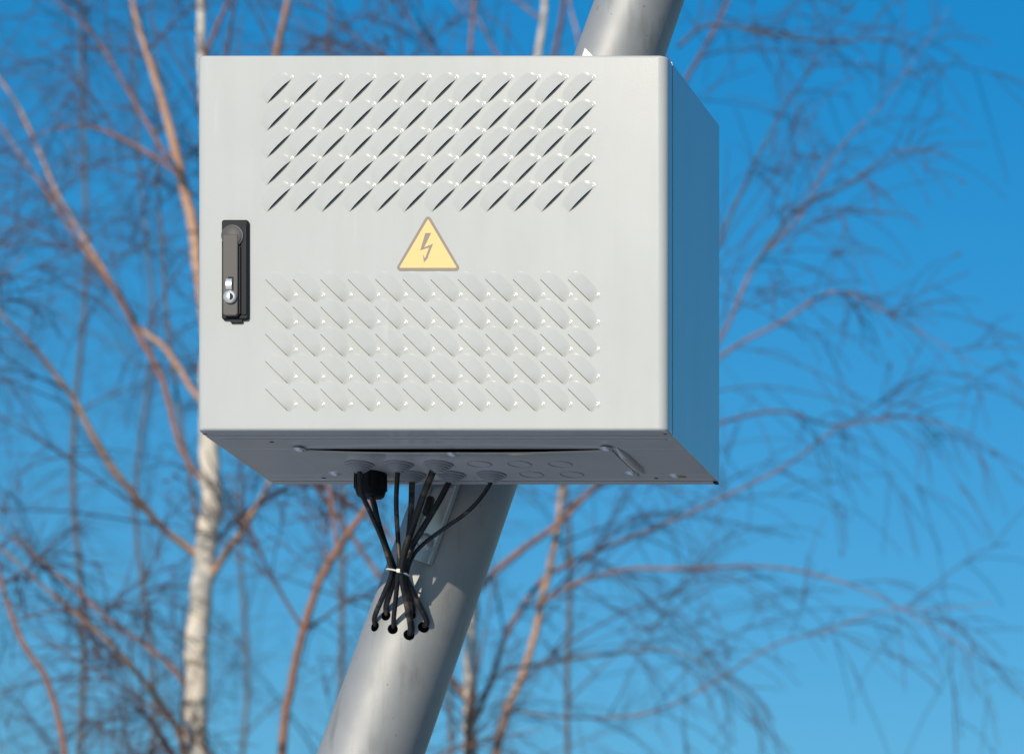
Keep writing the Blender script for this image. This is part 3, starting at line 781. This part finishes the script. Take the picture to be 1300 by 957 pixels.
Cc.branch([(597, 930, 7), (622, 868, 6), (640, 812, 5.5), (662, 772, 5.5), (690, 735, 5.5), (722, 716, 5), (780, 690, 4.5), (850, 662, 4.5), (925, 628, 4), (1000, 590, 4), (1050, 552, 3.5), (1085, 532, 3), (1115, 512, 2)], BROWN, dd=1.0, n1=18, l1=0.9, n2=3, droop=0.16, n3=0)
Cc.branch([(680, 770, 4.5), (715, 748, 4.5), (752, 733, 4), (800, 722, 4), (860, 722, 4), (940, 719, 3.5), (1000, 722, 3.5), (1055, 735, 3.5), (1105, 752, 3), (1150, 776, 3), (1195, 802, 2.5), (1240, 832, 2)], BROWN, dd=0.3, n1=18, l1=0.85, n2=3, droop=0.16, n3=0)
Cc.branch([(640, 850, 4.5), (690, 842, 4), (750, 832, 4), (810, 826, 3.5), (850, 825, 3.5), (890, 840, 3), (930, 870, 3), (970, 920, 2)], GREYBARK, dd=-0.6, n1=13, l1=0.7, n2=3, droop=0.14)
Cc.branch([(640, 900, 3), (720, 910, 2.8), (820, 905, 2.6), (900, 870, 2.4), (980, 820, 2.4), (1050, 800, 2.2), (1120, 775, 2.2), (1200, 772, 2), (1262, 765, 1.5)], BROWN, dd=0.5, n1=11, l1=0.8, n2=3, droop=0.15, n3=0)
Cc.branch([(718, 480, 5), (790, 300, 4.5), (845, 160, 4.5), (872, 100, 4.5), (905, 42, 4), (925, 0, 4), (960, -70, 3), (985, -150, 2)], BROWN, dd=0.8, n1=14, l1=0.9, n2=3, droop=0.13, n3=0, start=0.3)
Cc.branch([(722, 560, 5), (800, 500, 4.5), (870, 390, 4), (915, 300, 4), (950, 225, 3.5), (985, 155, 3), (1010, 115, 3), (1050, 58, 2.5)], GREYBARK, dd=1.2, n1=14, l1=0.8, n2=3, droop=0.13, start=0.35)
Cc.branch([(860, 60, 3.5), (900, 32, 3.5), (970, 42, 3), (1040, 52, 3), (1100, 50, 2.5), (1160, 45, 1.5)], GREYBARK, dd=0.4, n1=12, l1=0.5, n2=3, droop=0.13)
Cc.branch([(955, 342, 3.5), (1010, 268, 3), (1075, 235, 3), (1140, 192, 2.5), (1210, 198, 2)], GREYBARK, dd=-0.6, n1=10, l1=0.5, n2=3, droop=0.13)
Cc.branch([(860, 500, 4), (925, 445, 3.5), (990, 410, 3), (1060, 370, 3), (1130, 400, 2.5), (1200, 440, 2), (1262, 475, 1.5)], BROWN, dd=0.5, n1=14, l1=0.6, n2=3, droop=0.16, n3=0)
Cc.branch([(850, 560, 4), (920, 535, 3.5), (990, 522, 3), (1060, 540, 3), (1150, 530, 2.5), (1240, 552, 2)], BROWN, dd=0.9, n1=14, l1=0.6, n2=3, droop=0.16, n3=0)
Cc.branch([(690, 130, 5), (715, 10, 5), (708, -60, 4), (690, -180, 2.5)], BROWN, dd=-0.5, n1=10, l1=0.6, n2=3, droop=0.1)
Cc.free_branches(pC, rC, 2.8, 5.2, 5, 1.6, BROWN, 12, 0.6, 3)
Cc.free_branches(pC, rC, 5.4, 9.4, 14, 1.9, BROWN, 9, 0.7, 2)
Cc.done()

# --- the thin stem at the lower left corner
D = Tree('birch_sapling', 'thin reddish sapling bending into the lower left corner', 14.0, 41)
pD, rD = D.trunk([(110, 2551, 12), (112, 1900, 10), (105, 1300, 8), (85, 980, 6.5), (62, 870, 6), (38, 830, 5.5), (22, 800, 5), (8, 760, 4.5), (-4, 715, 4), (-30, 600, 3.5), (-50, 450, 3), (-60, 250, 2)], BROWN)
D.free_branches(pD, rD, 3.0, 7.5, 9, 0.9, BROWN, 10, 0.4, 3)
D.done()

# --- farther birches, soft in the background
def far_tree(px, depth, height, r0, seed, label, lean, dens, name='distant_birch', m=GREYBARK, length=2.6):
    t = Tree(name, label, depth, seed, TWIG2, 'distant bare birches', 1.0)
    yb = VPY + CAMZ * FPX / depth; yt = VPY - (height - CAMZ) * FPX / depth
    pts = []
    for i in range(11):
        f = i / 10
        pts.append((px + lean * f + t.r.uniform(-15, 15), yb + (yt - yb) * f, (0.17 * r0 * (1 - f) ** 0.8 + 0.008) * FPX / depth))
    p, r_ = t.trunk(pts, m, 4)
    t.free_branches(p, r_, height * 0.30, height * 0.97, int(dens * 0.4), length, m, 9, 1.1, 3, droop=0.06, n3=0)
    t.done()
far_tree(88, 30, 14, 0.15, 51, 'distant dark birch at the far left, half lost in haze of twigs', 10, 34)
far_tree(196, 34, 15, 0.14, 52, 'distant birch seen just left of the white birch trunk', -20, 34)
far_tree(415, 29, 13.5, 0.13, 53, 'distant birch between the white trunk and the cables', 20, 30)
far_tree(-40, 26, 12.5, 0.14, 54, 'distant birch whose twigs enter at the left picture edge', 20, 30)
far_tree(560, 36, 15, 0.15, 55, 'distant birch hidden behind the cabinet, twigs above it', 30, 32)
far_tree(735, 27, 10.5, 0.11, 56, 'distant birch right of the pole, below the cabinet', -10, 26, length=2.2)
far_tree(300, 40, 17, 0.16, 57, 'farthest birch, its twigs above the cabinet left corner', 0, 34, length=3.0)
